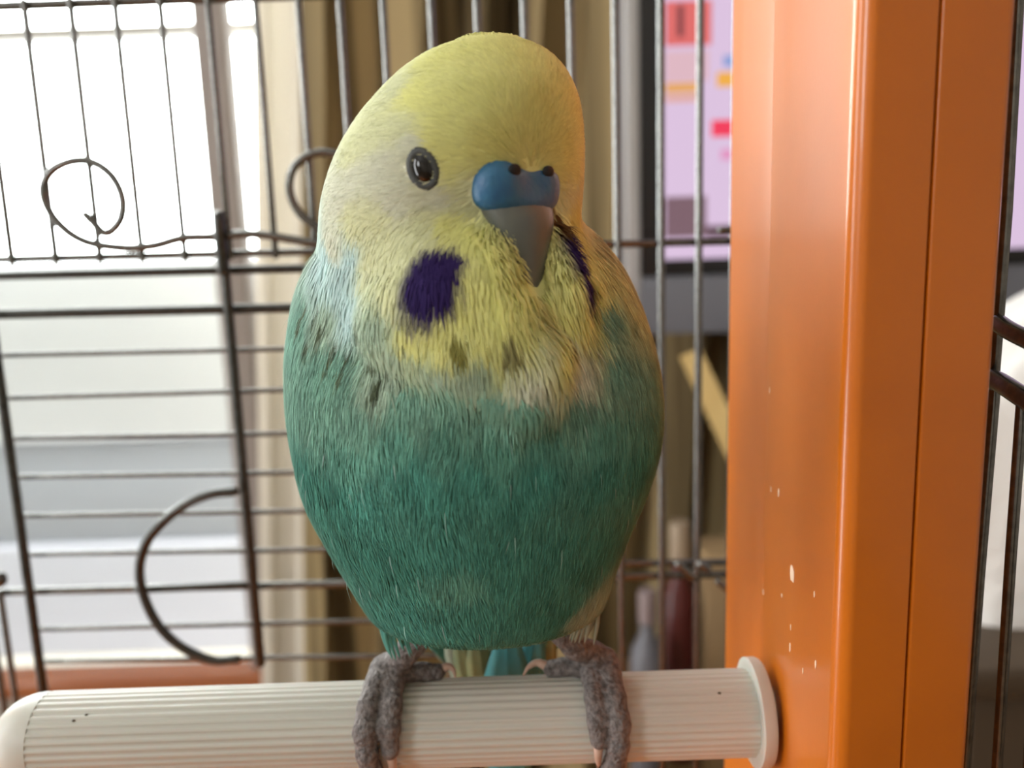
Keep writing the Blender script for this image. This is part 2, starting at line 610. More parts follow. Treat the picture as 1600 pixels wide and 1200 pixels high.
# cabinet with a heap of white cloth, right of the cage ---------------------
cabt = P(1580, 968, 300)[2]
cab = thing('cabinet', (290, 360, FL), 'dark brown cabinet under the white cloth', 'cabinet')
V, Fc = bevbox((160, 270, FL), (420, 395, cabt - 12), 2)
mesh_obj('body', V, Fc, M['darkwood'], cab, sharp=40)
V, Fc = bevbox((152, 262, cabt - 12), (428, 398, cabt), 3)
mesh_obj('top', V, Fc, M['darkwood'], cab, sharp=40)
top = P(1580, 425, 320)[2]
V, Fc = [], []
nu, nv = 64, 28
for i in range(nv + 1):
    t = i / nv
    for k in range(nu):
        a = 2 * math.pi * k / nu
        r = math.sin(min(1, (1 - t) * 1.25) * math.pi / 2) ** 0.8
        wob = 1 + 0.05 * math.sin(9 * a + 4 * t) * (1 - t * .5) + 0.03 * math.sin(17 * a - 6 * t)
        V.append((270 + 105 * r * wob * math.cos(a), 330 + 58 * r * wob * math.sin(a),
                  cabt + (top - cabt) * math.sin(t * math.pi / 2) ** 1.1 * (1 + 0.03 * math.sin(5 * a))))
for i in range(nv):
    for k in range(nu):
        k2 = (k + 1) % nu
        Fc.append((i * nu + k, i * nu + k2, (i + 1) * nu + k2, (i + 1) * nu + k))
Fc.append(tuple(range(nu - 1, -1, -1)))
Fc.append(tuple(nv * nu + k for k in range(nu)))
o = mesh_obj('towel', V, Fc, M['cloth'], sharp=60, base=(270, 330, cabt))
tag(o, 'crumpled white cloth heaped on the dark cabinet', 'cloth')

# table under the cage -------------------------------------------------------
TZ = -205.0
tb = thing('table', (-60, 60, FL), 'brown wooden table carrying the cage', 'table')
V, Fc = bevbox((-330, -60, TZ - 25), (150, 225, TZ), 3)
mesh_obj('table_top', V, Fc, M['wood'], tb, sharp=40)
for x in (-315, 105):
    for y in (-45, 180):
        V, Fc = bevbox((x, y, FL), (x + 30, y + 30, TZ - 25), 2)
        mesh_obj('leg', V, Fc, M['wood'], tb, sharp=40)

# ------------------------------------------------------------------ the cage
BY = 190.0                                          # plane of the far grille
cage = thing('bird_cage', (-60, 110, TZ), 'wire bird cage with a broad orange plastic corner post', 'bird cage')
TRAY = TZ + 45
CX0, CX1 = -185.0, P(1162, 600, BY)[0] + 1


def wire(pts, r, parent, name='wire', n=10):
    V, Fc = tube(pts, r, n)
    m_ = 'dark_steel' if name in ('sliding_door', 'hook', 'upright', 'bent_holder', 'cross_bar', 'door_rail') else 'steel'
    return mesh_obj(name, V, Fc, M[m_], parent)


# tray
V, Fc = bevbox((CX0 - 6, -20, TZ), (62, BY + 6, TRAY - 6), 4)
mesh_obj('tray', V, Fc, M['orange'], cage, sharp=40)

zbar0 = P(0, 405, BY)
zbar1 = P(1150, 377, BY)
ZTOP = P(400, -2, BY)[2]
gr = wire([(CX0, BY, ZTOP), (CX1, BY, ZTOP + 0.6)], 1.0, cage, 'grille')
tag(gr, 'far grille of straight silver wires')
# horizontal rail that carries the short wires
ext = lambda a, b, x: a + (b - a) * ((x - a[0]) / (b[0] - a[0]))
wire([ext(zbar0, zbar1, CX0), zbar1], 0.85, gr, 'rail')
# vertical wires; short ones end on the rail, those by the post run down to the tray
tops = [-100, -29, 43, 115, 184, 254, 328, 402, 468, 533, 600, 674, 745, 818, 890]
for px in tops:
    x = P(px, 0, BY)[0]
    zb = ext(zbar0, zbar1, x)[2]
    wire([(x, BY - 1.6, zb - 0.8), (x, BY - 1.6, ZTOP + 0.5)], 0.72, gr)
for px in (963, 1031, 1090):
    x = P(px, 300, BY)[0]
    wire([(x, BY - 1.6, TRAY - 8), (x, BY - 1.6, ZTOP + 0.5)], 0.85, gr)
x = P(1146, 300, BY)[0]
wire([(x, BY - 1.6, TRAY - 8), (x, BY - 1.6, ZTOP + 0.5)], 1.05, gr)
a, b = P(1164, -2, BY - 6), P(1158, 308, BY - 6)
wire([a, b], 0.8, gr, 'hook_wire')
# thick rails of the door opening
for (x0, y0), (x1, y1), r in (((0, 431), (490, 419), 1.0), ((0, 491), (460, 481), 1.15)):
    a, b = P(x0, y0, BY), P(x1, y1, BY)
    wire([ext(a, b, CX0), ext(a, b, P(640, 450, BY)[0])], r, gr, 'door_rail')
a, b = P(0, 925, BY), P(1140, 897, BY)
wire([ext(a, b, CX0), b], 0.95, gr, 'rail')
a, b = P(700, 886, BY + 2), P(1140, 878, BY + 2)
wire([a, b], 0.85, gr, 'rail')
# thin horizontal wires
for (x0, y0), (x1, y1), left in (((0, 555), (455, 545), 1), ((0, 622), (455, 609), 1), ((8, 685), (470, 677), 0), ((20, 745), (480, 738), 0),
                                 ((29, 806), (490, 798), 0), ((38, 866), (540, 858), 0), ((55, 983), (590, 970), 0), ((64, 1033), (610, 1025), 0)):
    a, b = P(x0, y0, BY), P(x1, y1, BY)
    if left:
        a = ext(a, b, CX0)
    wire([a, ext(a, b, P(690, 700, BY)[0])], 0.62, gr)
# end of horizontals behind the bird
x = P(690, 700, BY)[0]
wire([(x, BY - 1.7, TRAY - 8), (x, BY - 1.7, P(690, 400, BY)[2])], 1.1, gr, 'post_wire')
# shiny wire ends
for (a, b, y, r) in (((1060, 882), (1083, 902), BY - 6, 1.0), ((1095, 882), (1106, 890), BY - 6, 1.0), ((1122, 909), (1140, 924), BY - 6, 0.8),
                     ((1126, 360), (1145, 359), BY - 6, 0.9)):
    wire([P(*a, y), P(*b, y)], r, gr, 'wire_end')
V, Fc = ellipsoid(P(-3, 906, BY - 4), (2.0, 2.0, 2.0))
mesh_obj('wire_end', V, Fc, M['steel'], gr)

# door: two stout uprights and its latch wires
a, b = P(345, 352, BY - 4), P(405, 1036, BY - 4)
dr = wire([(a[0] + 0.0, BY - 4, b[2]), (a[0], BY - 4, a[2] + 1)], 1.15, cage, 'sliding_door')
tag(dr, 'sliding wire door with curled latch wires')
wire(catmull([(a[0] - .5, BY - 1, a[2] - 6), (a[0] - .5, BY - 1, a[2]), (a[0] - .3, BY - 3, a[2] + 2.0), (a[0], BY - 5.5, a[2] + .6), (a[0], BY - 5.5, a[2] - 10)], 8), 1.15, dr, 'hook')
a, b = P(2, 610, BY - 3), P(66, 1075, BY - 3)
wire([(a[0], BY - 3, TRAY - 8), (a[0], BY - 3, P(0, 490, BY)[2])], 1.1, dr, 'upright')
for px, py, y2 in ((8, 980, 925), (-12, 980, 925)):
    x = P(px, py, BY - 2)[0]
    wire([(x, BY - 2, TRAY - 8), (x, BY - 2, P(px, y2, BY - 2)[2])], 0.75, gr)
# curled latch
Q = [(560, 378), (490, 379), (400, 366), (330, 370), (285, 372), (240, 384), (190, 387), (130, 376), (88, 345), (68, 305), (76, 272), (105, 254),
     (140, 252), (172, 272), (190, 305), (190, 338), (175, 360), (161, 363), (148, 350), (134, 336)]
wire(catmull([P(px, py, BY - 3.4 - 0.12 * i) for i, (px, py) in enumerate(Q)], 6), 0.95, dr, 'latch_curl')
Q = [(660, 375), (590, 372), (540, 372), (500, 356), (470, 335), (453, 300), (457, 266), (480, 244), (510, 238), (545, 248), (566, 280), (560, 320)]
wire(catmull([P(px, py, BY - 3.4 - 0.12 * i) for i, (px, py) in enumerate(Q)], 6), 0.95, dr, 'latch_curl')
Q = [(366, 768), (330, 772), (290, 788), (252, 818), (228, 850), (218, 890), (226, 935), (250, 980), (285, 1012), (330, 1031), (370, 1030)]
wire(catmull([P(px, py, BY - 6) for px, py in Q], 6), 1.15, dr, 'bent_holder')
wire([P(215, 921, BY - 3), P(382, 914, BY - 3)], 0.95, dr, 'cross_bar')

# orange corner post ---------------------------------------------------------
Yn, Yf = 81.0, 138.0
pA = np.array(P(1157, 600, Yf)[:2])        # far inner corner
pB = np.array(P(1322, 600, Yn)[:2])        # near inner corner
pC = np.array(P(1551, 600, Yn + 2.5)[:2])  # near outer corner
pD = np.array([pC[0] + 4, Yf + 2])
CORN = [pA, pB, pC, pD]


def round_poly(c, rs, seg=7):
    out = []
    n = len(c)
    for i in range(n):
        p, a, b = c[i], c[i - 1], c[(i + 1) % n]
        u, v = norm(a - p), norm(b - p)
        ang = math.acos(np.clip(u.dot(v), -1, 1))
        t = rs[i] / math.tan(ang / 2)
        o_ = p + norm(u + v) * rs[i] / math.sin(ang / 2)
        s, e = p + u * t - o_, p + v * t - o_
        for k in range(seg + 1):
            q = s * (1 - k / seg) + e * (k / seg)
            out.append(o_ + norm(q) * rs[i])
    return out


# seam: the post is two moulded halves with a narrow groove between them
mid = P(1441, 600, Yn + 1.2)[:2]
ux = norm(pC - pB)
gA, gB = np.array(mid) - ux * 0.16, np.array(mid) + ux * 0.16
uy = np.array([-ux[1], ux[0]])
if uy[1] < 0:
    uy = -uy
ZP0, ZP1 = TRAY - 8, 75.0
h1 = round_poly([pA, pB, gA, gA + uy * 30, np.array([gA[0] + uy[0] * 30, Yf])], [1.0, 1.6, 0.25, 0.1, 0.1])
h2 = round_poly([gB, pC, pD, np.array([gA[0] + uy[0] * 30 + 0.01, Yf]), gB + uy * 30], [0.25, 1.2, 1.0, 0.05, 0.05])
V, Fc = extrude(h1, ZP0, ZP1)
post = mesh_obj('corner_post', V, Fc, M['orange'], cage, sharp=35)
tag(post, 'glossy orange plastic corner post')
V, Fc = extrude(h2, ZP0, ZP1)
mesh_obj('outer_half', V, Fc, M['orange'], post, sharp=35)
V, Fc = extrude([gA + uy * 1.0, gB + uy * 1.0, gB + uy * 25, gA + uy * 25], ZP0, ZP1)
mesh_obj('seam', V, Fc, M['orange'], post, smooth=False)


# dried splashes on the post
def on_inner(px, py):
    # intersection of the viewing line with the inner face of the post
    d = ray(px, py)
    n2 = np.array([-(pB - pA)[1], (pB - pA)[0]])
    t = pA.dot(n2) / (d[:2].dot(n2))
    return d * t


nin = norm(np.array([(pB - pA)[1], -(pB - pA)[0], 0]))
if nin[0] > 0:
    nin = -nin
ali = norm(np.array([*(pB - pA), 0]))
for px, py, a, h in ((1238, 896, 1.3, 1.25), (1217, 770, .35, .8), (1205, 765, .25, .5), (1193, 925, .25, .5), (1162, 888, .3, 1.2), (1235, 1012, .25, .7),
                     (1275, 1038, .3, .6), (1190, 870, .2, .4), (1222, 930, .25, .3), (1203, 610, .25, .5), (1236, 980, .2, .4), (1255, 1048, .2, .4),
                     (1170, 945, .2, .5), (1273, 928, .25, .4)):
    p = on_inner(px, py) + nin * 0.02
    n = 9
    V = [p + ali * a * math.cos(2 * math.pi * k / n) * random.uniform(.7, 1.1) + np.array([0, 0, 1]) * h * math.sin(2 * math.pi * k / n) * random.uniform(.7, 1.1) for k in range(n)]
    V += [v + nin * 0.06 for v in V]
    Fc = [tuple(range(n)), tuple(range(2 * n - 1, n - 1, -1))] + [(k, n + k, n + (k + 1) % n, (k + 1) % n) for k in range(n)]
    mesh_obj('splash_mark', V, Fc, M['mark'], post, smooth=False)

# wires right of the post: the front grille folded open
fr = wire([P(1593, -40, 97), P(1573, 330, 97), P(1553, 590, 97)], 0.62, cage, 'front_grille')
tag(fr, 'dark front grille wires beside the orange post')
wire([P(1551, 596, 97), P(1556, 600, 96)], 0.9, fr, 'rail')
wire(catmull([P(1560, 505, 96), P(1580, 518, 93), P(1625, 540, 88), P(1700, 575, 82)], 4), 1.05, fr, 'rail')
wire(catmull([P(1545, 590, 96), P(1562, 597, 94), P(1600, 622, 89), P(1690, 680, 82)], 4), 1.15, fr, 'rail')
wire([P(1554, 610, 97), P(1530, 900, 97), P(1505, 1240, 97)], 0.65, fr)
wire([P(1597, 628, 92), P(1580, 860, 92), P(1555, 1240, 92)], 0.62, fr)
wire([P(1640, 655, 88), P(1625, 860, 88), P(1605, 1240, 88)], 0.62, fr)

# ------------------------------------------------------------------ the perch
pc0 = P(700, 1128, 109.5)
PY, PZ, PR = 109.5, pc0[2], 6.05
PX0 = P(50, 1140, PY - 3)[0]
PX1 = P(1180, 1115, PY - 3)[0]
perch = thing('perch', ((PX0 + PX1) / 2, PY, PZ - PR), 'white ridged plastic perch with rounded end cap and flange', 'perch')


def revolve_x(prof, y, z, n=48, flute=0.0, nfl=34):
    m = n
    V, Fc = [], []
    for x, r in prof:
        for k in range(m):
            a = 2 * math.pi * k / m
            rr = r
            if flute:
                s = math.cos(nfl * a)
                rr = r - flute * (0.5 - 0.5 * np.sign(s) * abs(s) ** 0.6)
            V.append((x, y + rr * math.cos(a), z + rr * math.sin(a)))
    for i in range(len(prof) - 1):
        for k in range(m):
            k2 = (k + 1) % m
            Fc.append((i * m + k, (i + 1) * m + k, (i + 1) * m + k2, i * m + k2))
    Fc.append(tuple(range(m)))
    Fc.append(tuple((len(prof) - 1) * m + k for k in range(m - 1, -1, -1)))
    return np.array(V), Fc


V, Fc = revolve_x([(PX0, PR), (PX0 + (PX1 - PX0) * .33, PR), (PX0 + (PX1 - PX0) * .66, PR), (PX1 + .5, PR)], PY, PZ, 34 * 12, 0.16)
mesh_obj('rod', V, Fc, M['perch'], perch, sharp=70)
capL = PX0 - P(0, 1140, PY)[0] + 0.2
prof = [(PX0 - capL * math.sin(t), PR * max(0.02, math.cos(t)) ** 0.85) for t in np.linspace(math.pi / 2 - .001, 0, 14)] + [(PX0 + .25, PR + .02), (PX0 + .4, PR - .3)]
V, Fc = revolve_x(prof, PY, PZ, 48)
mesh_obj('end_cap', V, Fc, M['perch'], perch, sharp=40)
fx = PX1
prof = [(fx, 6.0), (fx, 7.35), (fx + .15, 7.6), (fx + 1.5, 7.6), (fx + 1.9, 7.4)]
V, Fc = revolve_x(prof, PY, PZ, 56)
mesh_obj('flange', V, Fc, M['perch'], perch, sharp=40)
pf = on_inner(1200, 1115)
prof = [(fx + 1.5, 3.5), (pA[0] + 0.5, 3.5)]
V, Fc = revolve_x(prof, PY, PZ, 24)
mesh_obj('screw_stub', V, Fc, M['perch'], perch, sharp=40)
dirt = mat('perch_dirt', (0.10, 0.08, 0.05), 0.8)
for px, py in ((135, 1117), (115, 1126), (1124, 1083)):
    d = ray(px, py)
    # near intersection with the rod
    a_ = d[1] ** 2 + d[2] ** 2
    b_ = -2 * (d[1] * PY + d[2] * PZ)
    c_ = PY ** 2 + PZ ** 2 - (PR - .1) ** 2
    t = (-b_ - math.sqrt(b_ * b_ - 4 * a_ * c_)) / (2 * a_)
    V, Fc = ellipsoid(d * t, (.26, .2, .16), n=8, m=6)
    mesh_obj('dirt_speck', V, Fc, dirt, perch)

# ------------------------------------------------------------------ the budgie
# body and head: one implicit surface (two elliptical lofts, smoothly joined), meshed with surface nets
BODY = [  # py, left px, right px, y centre, front, back
    (300, 640, 840, 106, 6, 8), (345, 560, 890, 106, 10, 12), (375, 516, 930, 105.5, 13, 15), (405, 488, 956, 105, 15.5, 17), (440, 470, 978, 104.5, 17.5, 18.5),
    (500, 458, 1003, 104, 19.5, 20), (570, 453, 1023, 103.5, 21, 21), (640, 457, 1031, 103.5, 21.3, 21.5), (700, 467, 1027, 103.5, 21, 21.5),
    (760, 482, 1010, 104, 20, 21), (820, 512, 984, 104.5, 18.5, 20), (880, 546, 962, 105.5, 16.8, 18), (930, 574, 946, 106.5, 14.8, 16),
    (946, 588, 938, 107.5, 12.2, 14), (957, 606, 925, 108.5, 9.6, 12), (965, 645, 898, 109.5, 6.6, 9), (970, 715, 845, 110, 3, 5)]
HEAD = [
    (63, 752, 792, 99, 2, 3), (72, 708, 824, 99, 5.0, 6.5), (92, 660, 860, 99, 8.6, 10), (120, 621, 884, 99, 11.6, 12.6), (155, 588, 900, 98.5, 14, 14.4),
    (195, 556, 908, 98.5, 15.4, 15.5), (245, 528, 911, 98.5, 16.2, 16), (300, 510, 909, 99, 16.2, 16), (345, 504, 906, 99.5, 16, 15.5), (390, 503, 912, 100, 16.4, 15),
    (430, 511, 921, 100, 17, 14), (470, 528, 922, 100, 17.6, 13), (505, 556, 916, 100, 18.2, 12), (540, 604, 904, 100, 18.8, 10), (572, 668, 890, 99, 18.6, 8),
    (595, 740, 872, 97, 17, 6), (608, 790, 848, 95, 14, 4)]


def loft(tab):
    rows = []
    for v, l, r, yc, f, b in tab:
        pl, pr = P(l, v, yc), P(r, v, yc)
        c = (pl + pr) / 2
        rows.append((c[2], c[0], (pr[0] - pl[0]) / 2, yc, f, b))
    rows = np.array(rows)[::-1]
    # smooth resampling of the rows
    dense = catmull(rows, 8)
    return dense


LB, LH = loft(BODY), loft(HEAD)


def field_loft(p, L):
    z = p[:, 2]
    g = [np.interp(z, L[:, 0], L[:, k]) for k in range(1, 6)]
    cx, a, yc, f, b = g
    dy = p[:, 1] - yc
    bb = np.where(dy < 0, f, b)
    q = np.sqrt(((p[:, 0] - cx) / a) ** 2 + (dy / bb) ** 2 + 1e-9)
    d = (q - 1) * np.minimum(a, bb)
    lo, hi = L[0, 0], L[-1, 0]
    return np.maximum(d, np.maximum(z - hi, lo - z))


def smin(a, b, k):
    h = np.clip(0.5 + 0.5 * (b - a) / k, 0, 1)
    return b * (1 - h) + a * h - k * h * (1 - h)


YAW = math.radians(44)
HF = norm([math.sin(YAW), -math.cos(YAW), -0.12])      # where the beak points
HS = norm(np.cross(HF, [0, 0, 1]))                      # towards the side shown at the right
if HS[0] < 0:
    HS = -HS
HU = norm(np.cross(HS, HF))
if HU[2] < 0:
    HU = -HU

BLOBS = []                                             # extra soft lumps (centre, radii, k)


def field(p):
    d = smin(field_loft(p, LB), field_loft(p, LH), 3.0)
    for c, r, k in BLOBS:
        e = (p - c) / r
        q = np.sqrt((e ** 2).sum(1) + 1e-9)
        d = smin(d, (q - 1) * min(r), k)
    return d


def hit(px, py, f=None):
    f = f or field
    d = ray(px, py)
    d = d / np.linalg.norm(d)
    t = np.arange(55, 150, 0.1)
    pts = d[None] * t[:, None]
    v = f(pts)
    i = np.argmax(v < 0)
    return pts[i] if v[i] < 0 else None


# soft cheek lumps either side of the beak and the bib point
for px, py, r, k in ((690, 470, (5.5, 4.5, 6), 3.5), (752, 470, (4.0, 3.6, 6), 2.0), (764, 415, (2.6, 3.4, 4.2), 1.6), (790, 500, (3.2, 3.8, 3.6), 1.6), (880, 470, (2.6, 3.6, 6.5), 1.6), (868, 400, (1.8, 3.2, 3.6), 1.2),
                     (820, 575, (4.2, 3.6, 4.2), 1.6), (730, 545, (5.5, 3.8, 4.0), 2.0), (640, 510, (5, 3.6, 4), 2.5)):
    p = hit(px, py, lambda q: smin(field_loft(q, LB), field_loft(q, LH), 3.0))
    if p is not None:
        BLOBS.append((p + np.array([0, 2.4, 0]), np.array(r, float), k))


def gradient(p, e=0.15):
    g = np.zeros_like(p)
    for k in range(3):
        o_ = np.zeros(3)
        o_[k] = e
        g[:, k] = field(p + o_) - field(p - o_)
    return g / (np.linalg.norm(g, axis=1)[:, None] + 1e-9)


def surface_nets(fn, lo, hi, h):
    lo, hi = np.asarray(lo, float), np.asarray(hi, float)
    n = np.ceil((hi - lo) / h).astype(int) + 1
    ax = [lo[k] + h * np.arange(n[k]) for k in range(3)]
    G = np.stack(np.meshgrid(*ax, indexing='ij'), -1).reshape(-1, 3)
    Fv = np.concatenate([fn(c) for c in np.array_split(G, max(1, len(G) // 400000))]).reshape(n)
    S = Fv < 0
    acc = np.zeros((*(n - 1), 3))
    cnt = np.zeros(n - 1)
    corners = [(i, j, k) for i in (0, 1) for j in (0, 1) for k in (0, 1)]

    def sub(A, c):
        return A[c[0]:c[0] + n[0] - 1, c[1]:c[1] + n[1] - 1, c[2]:c[2] + n[2] - 1]
    for c in corners:
        for k in range(3):
            if c[k] == 0:
                d = list(c)
                d[k] = 1
                a, b = sub(Fv, c), sub(Fv, d)
                m_ = (a < 0) != (b < 0)
                t = np.where(m_, a / np.where(m_, a - b, 1), 0)
                pos = np.array(c, float)
                for q in range(3):
                    acc[..., q] += np.where(m_, pos[q] + (t if q == k else 0), 0)
                cnt += m_
    act = cnt > 0
    idx = -np.ones(n - 1, int)
    idx[act] = np.arange(act.sum())
    cell = np.argwhere(act)
    V = lo + h * (cell + acc[act] / cnt[act][:, None])
    quads = []
    for k in range(3):
        u, v = [(1, 2), (2, 0), (0, 1)][k]
        sl0 = [slice(1, -1)] * 3
        sl1 = [slice(1, -1)] * 3
        sl0[k] = slice(0, -1)
        sl1[k] = slice(1, None)
        a, b = S[tuple(sl0)], S[tuple(sl1)]
        for flip in (False, True):
            e = np.argwhere((a & ~b) if not flip else (~a & b))
            if not len(e):
                continue
            base = e + 1
            base[:, k] -= 1
            ids = []
            for du, dv in ((0, 0), (1, 0), (1, 1), (0, 1)):
                c = base.copy()
                c[:, u] -= du
                c[:, v] -= dv
                ids.append(idx[c[:, 0], c[:, 1], c[:, 2]])
            q = np.stack(ids, 1)
            if flip:
                q = q[:, ::-1]
            quads.append(q)
    return V, np.concatenate(quads)


BV, BQ = surface_nets(field, (-36, 72, -66), (30, 136, 27), 0.75)

# ---- plumage colour: nearest-anchor blending in 3D (anchors sit on the bird, mirrored over the head's midline)
YEL, YELD = (0.82, 0.82, 0.34), (0.76, 0.74, 0.28)
CRM, WHT = (0.73, 0.75, 0.47), (0.71, 0.73, 0.58)
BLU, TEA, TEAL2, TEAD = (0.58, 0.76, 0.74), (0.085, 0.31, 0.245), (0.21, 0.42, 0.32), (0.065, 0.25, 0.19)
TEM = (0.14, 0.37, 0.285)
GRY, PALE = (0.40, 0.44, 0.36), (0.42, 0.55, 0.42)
HA = [(700, 90, YEL), (770, 75, YEL), (830, 120, YEL), (760, 160, YEL), (700, 180, YEL), (660, 150, YEL), (620, 140, CRM), (780, 230, YELD), (850, 200, YELD), (720, 250, YEL),
      (690, 215, YEL), (640, 190, CRM), (600, 200, CRM), (560, 220, CRM), (655, 230, WHT), (610, 260, WHT), (560, 280, WHT), (530, 300, WHT), (640, 310, WHT), (700, 300, WHT),
      (730, 310, CRM), (600, 340, CRM), (560, 340, CRM), (670, 350, CRM), (720, 350, YEL), (740, 390, YEL), (620, 390, CRM), (580, 400, CRM), (520, 370, WHT), (530, 420, BLU),
      (550, 400, BLU), (510, 390, BLU), (550, 460, BLU), (590, 480, PALE), (610, 440, CRM), (640, 500, YEL), (690, 510, YEL), (740, 480, YEL), (770, 440, YEL), (790, 500, YEL),
      (720, 440, YEL), (690, 490, YEL), (620, 520, PALE), (680, 550, PALE), (740, 560, PALE), (770, 520, YEL), (830, 575, WHT), (840, 545, CRM), (870, 540, YELD), (890, 470, YELD), (895, 350, YELD)]
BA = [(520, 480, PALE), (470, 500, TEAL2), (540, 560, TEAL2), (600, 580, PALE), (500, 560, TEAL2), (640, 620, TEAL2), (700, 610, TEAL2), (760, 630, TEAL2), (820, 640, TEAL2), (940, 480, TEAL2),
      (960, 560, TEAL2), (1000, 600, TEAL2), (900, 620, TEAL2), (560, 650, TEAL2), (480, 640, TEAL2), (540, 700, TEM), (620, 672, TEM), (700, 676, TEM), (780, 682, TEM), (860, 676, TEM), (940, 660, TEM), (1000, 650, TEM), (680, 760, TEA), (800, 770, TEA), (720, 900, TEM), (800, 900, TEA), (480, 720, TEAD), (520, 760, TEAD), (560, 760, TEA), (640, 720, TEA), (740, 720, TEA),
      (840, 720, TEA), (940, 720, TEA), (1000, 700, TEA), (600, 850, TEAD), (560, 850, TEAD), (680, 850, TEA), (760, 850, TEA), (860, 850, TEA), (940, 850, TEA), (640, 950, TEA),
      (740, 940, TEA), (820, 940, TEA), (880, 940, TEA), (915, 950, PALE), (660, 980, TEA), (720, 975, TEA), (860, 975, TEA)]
hc = (hit(715, 300) + np.array([0, 15, 0]))


def mirror(p):
    return p - 2 * HS * (p - MIDP).dot(HS)


MIDP = hit(823, 292)
CERE = MIDP
anch, acol = [], []
for px, py, c in HA:
    p = hit(px, py)
    if p is None:
        continue
    anch.append(p)
    acol.append(c)
    if (p - MIDP).dot(HS) < -2.0:
        m_ = mirror(p)
        if m_[2] > -33:
            anch.append(m_)
            acol.append(c)
for px, py, c in BA:
    p = hit(px, py)
    if p is None:
        continue
    anch.append(p)
    acol.append(c)
for p, c in (((-5, 122, -5), TEAL2), ((-5, 126, -25), TEAD), ((-5, 124, -45), TEA), ((-20, 116, -10), TEAL2), ((12, 118, -10), TEAL2), ((-5, 116, 8), CRM), ((-8, 114, 16), CRM), ((-5, 120, 0), PALE), ((-3, 107, -55), PALE)):
    anch.append(np.array(p, float))
    acol.append(c)
anch, acol = np.array(anch), np.array(acol)


def vnoise(p, s, seed=0):
    """cheap smooth value noise"""
    q = p / s + seed * 17.3
    i = np.floor(q).astype(int)
    f = q - i
    f = f * f * (3 - 2 * f)

    def hsh(a):
        h = (a[:, 0] * 374761393 + a[:, 1] * 668265263 + a[:, 2] * 2147483647 + seed * 974711) & 0x7fffffff
        h = (h ^ (h >> 13)) * 1274126177 & 0x7fffffff
        return ((h ^ (h >> 16)) & 0xffff) / 65535.0
    out = 0
    for dx in (0, 1):
        for dy in (0, 1):
            for dz in (0, 1):
                w_ = (f[:, 0] if dx else 1 - f[:, 0]) * (f[:, 1] if dy else 1 - f[:, 1]) * (f[:, 2] if dz else 1 - f[:, 2])
                out = out + w_ * hsh(i + np.array([dx, dy, dz]))
    return out


def spot_mask(p, c, u, v, ru, rv, edge=0.25, wob=0.25, seed=1):
    d = p - c
    q = np.sqrt((d @ u / ru) ** 2 + (d @ v / rv) ** 2 + (d @ np.cross(u, v) / (2.5 * max(ru, rv))) ** 2)
    q = q + wob * (vnoise(p, 0.9, seed) - 0.5) * 2
    return np.clip((1 - q) / edge + 0.5, 0, 1)


CHEEK = hit(674, 424)
cn = gradient(CHEEK[None])[0]
cu_ = norm(np.array([0.55, 0, 0.83]) - cn * np.array([0.55, 0, 0.83]).dot(cn))
cv_ = np.cross(cn, cu_)
SPOTS = [(CHEEK, cu_, cv_, 3.9, 2.55, (0.035, 0.018, 0.11), 0.2)]
p = mirror(CHEEK)
pp = hit(905, 408)
if pp is None:
    pp = p
n_ = gradient(pp[None])[0]
u_ = norm(np.array([0, 0, 1.0]) - n_ * n_[2])
SPOTS.append((pp, norm(u_ - 0.25 * np.cross(n_, u_)), np.cross(n_, u_), 3.6, 1.9, (0.035, 0.018, 0.11), 0.2))
for (px, py), ru, rv, c, w_ in (((714, 524), 1.7, 0.75, (0.30, 0.29, 0.08), .5), ((792, 528), 1.2, 0.9, (0.34, 0.32, 0.14), .6), ((876, 520), 1.2, 0.65, (0.16, 0.12, 0.03), .5),
                               ((870, 350), 1.3, .7, (.12, .06, .02), .5)):
    p = hit(px, py)
    if p is None:
        continue
    n_ = gradient(p[None])[0]
    u_ = norm(np.array([-0.25, 0, 1.0]) - n_ * np.array([-0.25, 0, 1.0]).dot(n_))
    SPOTS.append((p, u_, np.cross(n_, u_), ru, rv, c, w_))


BARS = []       # dark bars on the shoulder feathers
for px, py in ((508, 500), (530, 520), (552, 530), (575, 548), (598, 572), (520, 545), (545, 560), (488, 520), (500, 470), (590, 590), (560, 500), (478, 480)):
    p = hit(px, py)
    if p is not None:
        n_ = gradient(p[None])[0]
        u_ = np.array([0.55, 0, 0.85])
        u_ = norm(u_ - n_ * u_.dot(n_))
        BARS.append((p, u_, np.cross(n_, u_), random.uniform(.9, 1.7), random.uniform(.3, .5), (0.10, 0.13, 0.07), .5))
for px, py in ((500, 715), (495, 740), (505, 765), (515, 790), (540, 830), (560, 870), (575, 905), (590, 940), (530, 700)):
    p = hit(px, py)
    if p is not None:
        n_ = gradient(p[None])[0]
        u_ = np.array([-0.35, 0, 0.9])
        u_ = norm(u_ - n_ * u_.dot(n_))
        BARS.append((p, u_, np.cross(n_, u_), random.uniform(1.2, 2.2), random.uniform(.25, .4), (0.05, 0.17, 0.12), .7))


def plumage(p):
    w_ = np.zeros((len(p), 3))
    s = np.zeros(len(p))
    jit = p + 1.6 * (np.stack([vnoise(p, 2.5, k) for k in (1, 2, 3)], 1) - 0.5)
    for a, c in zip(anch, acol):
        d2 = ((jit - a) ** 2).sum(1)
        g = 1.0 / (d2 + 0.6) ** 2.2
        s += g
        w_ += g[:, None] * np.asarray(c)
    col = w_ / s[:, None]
    for k, (c, u, v, ru, rv, cc, wob) in enumerate(SPOTS + BARS):
        near = ((p - c) ** 2).sum(1) < 60
        if near.any():
            m_ = spot_mask(p[near], c, u, v, ru, rv, 0.35, wob, k + 3)[:, None]
            col[near] = col[near] * (1 - m_) + np.asarray(cc) * m_
    return col


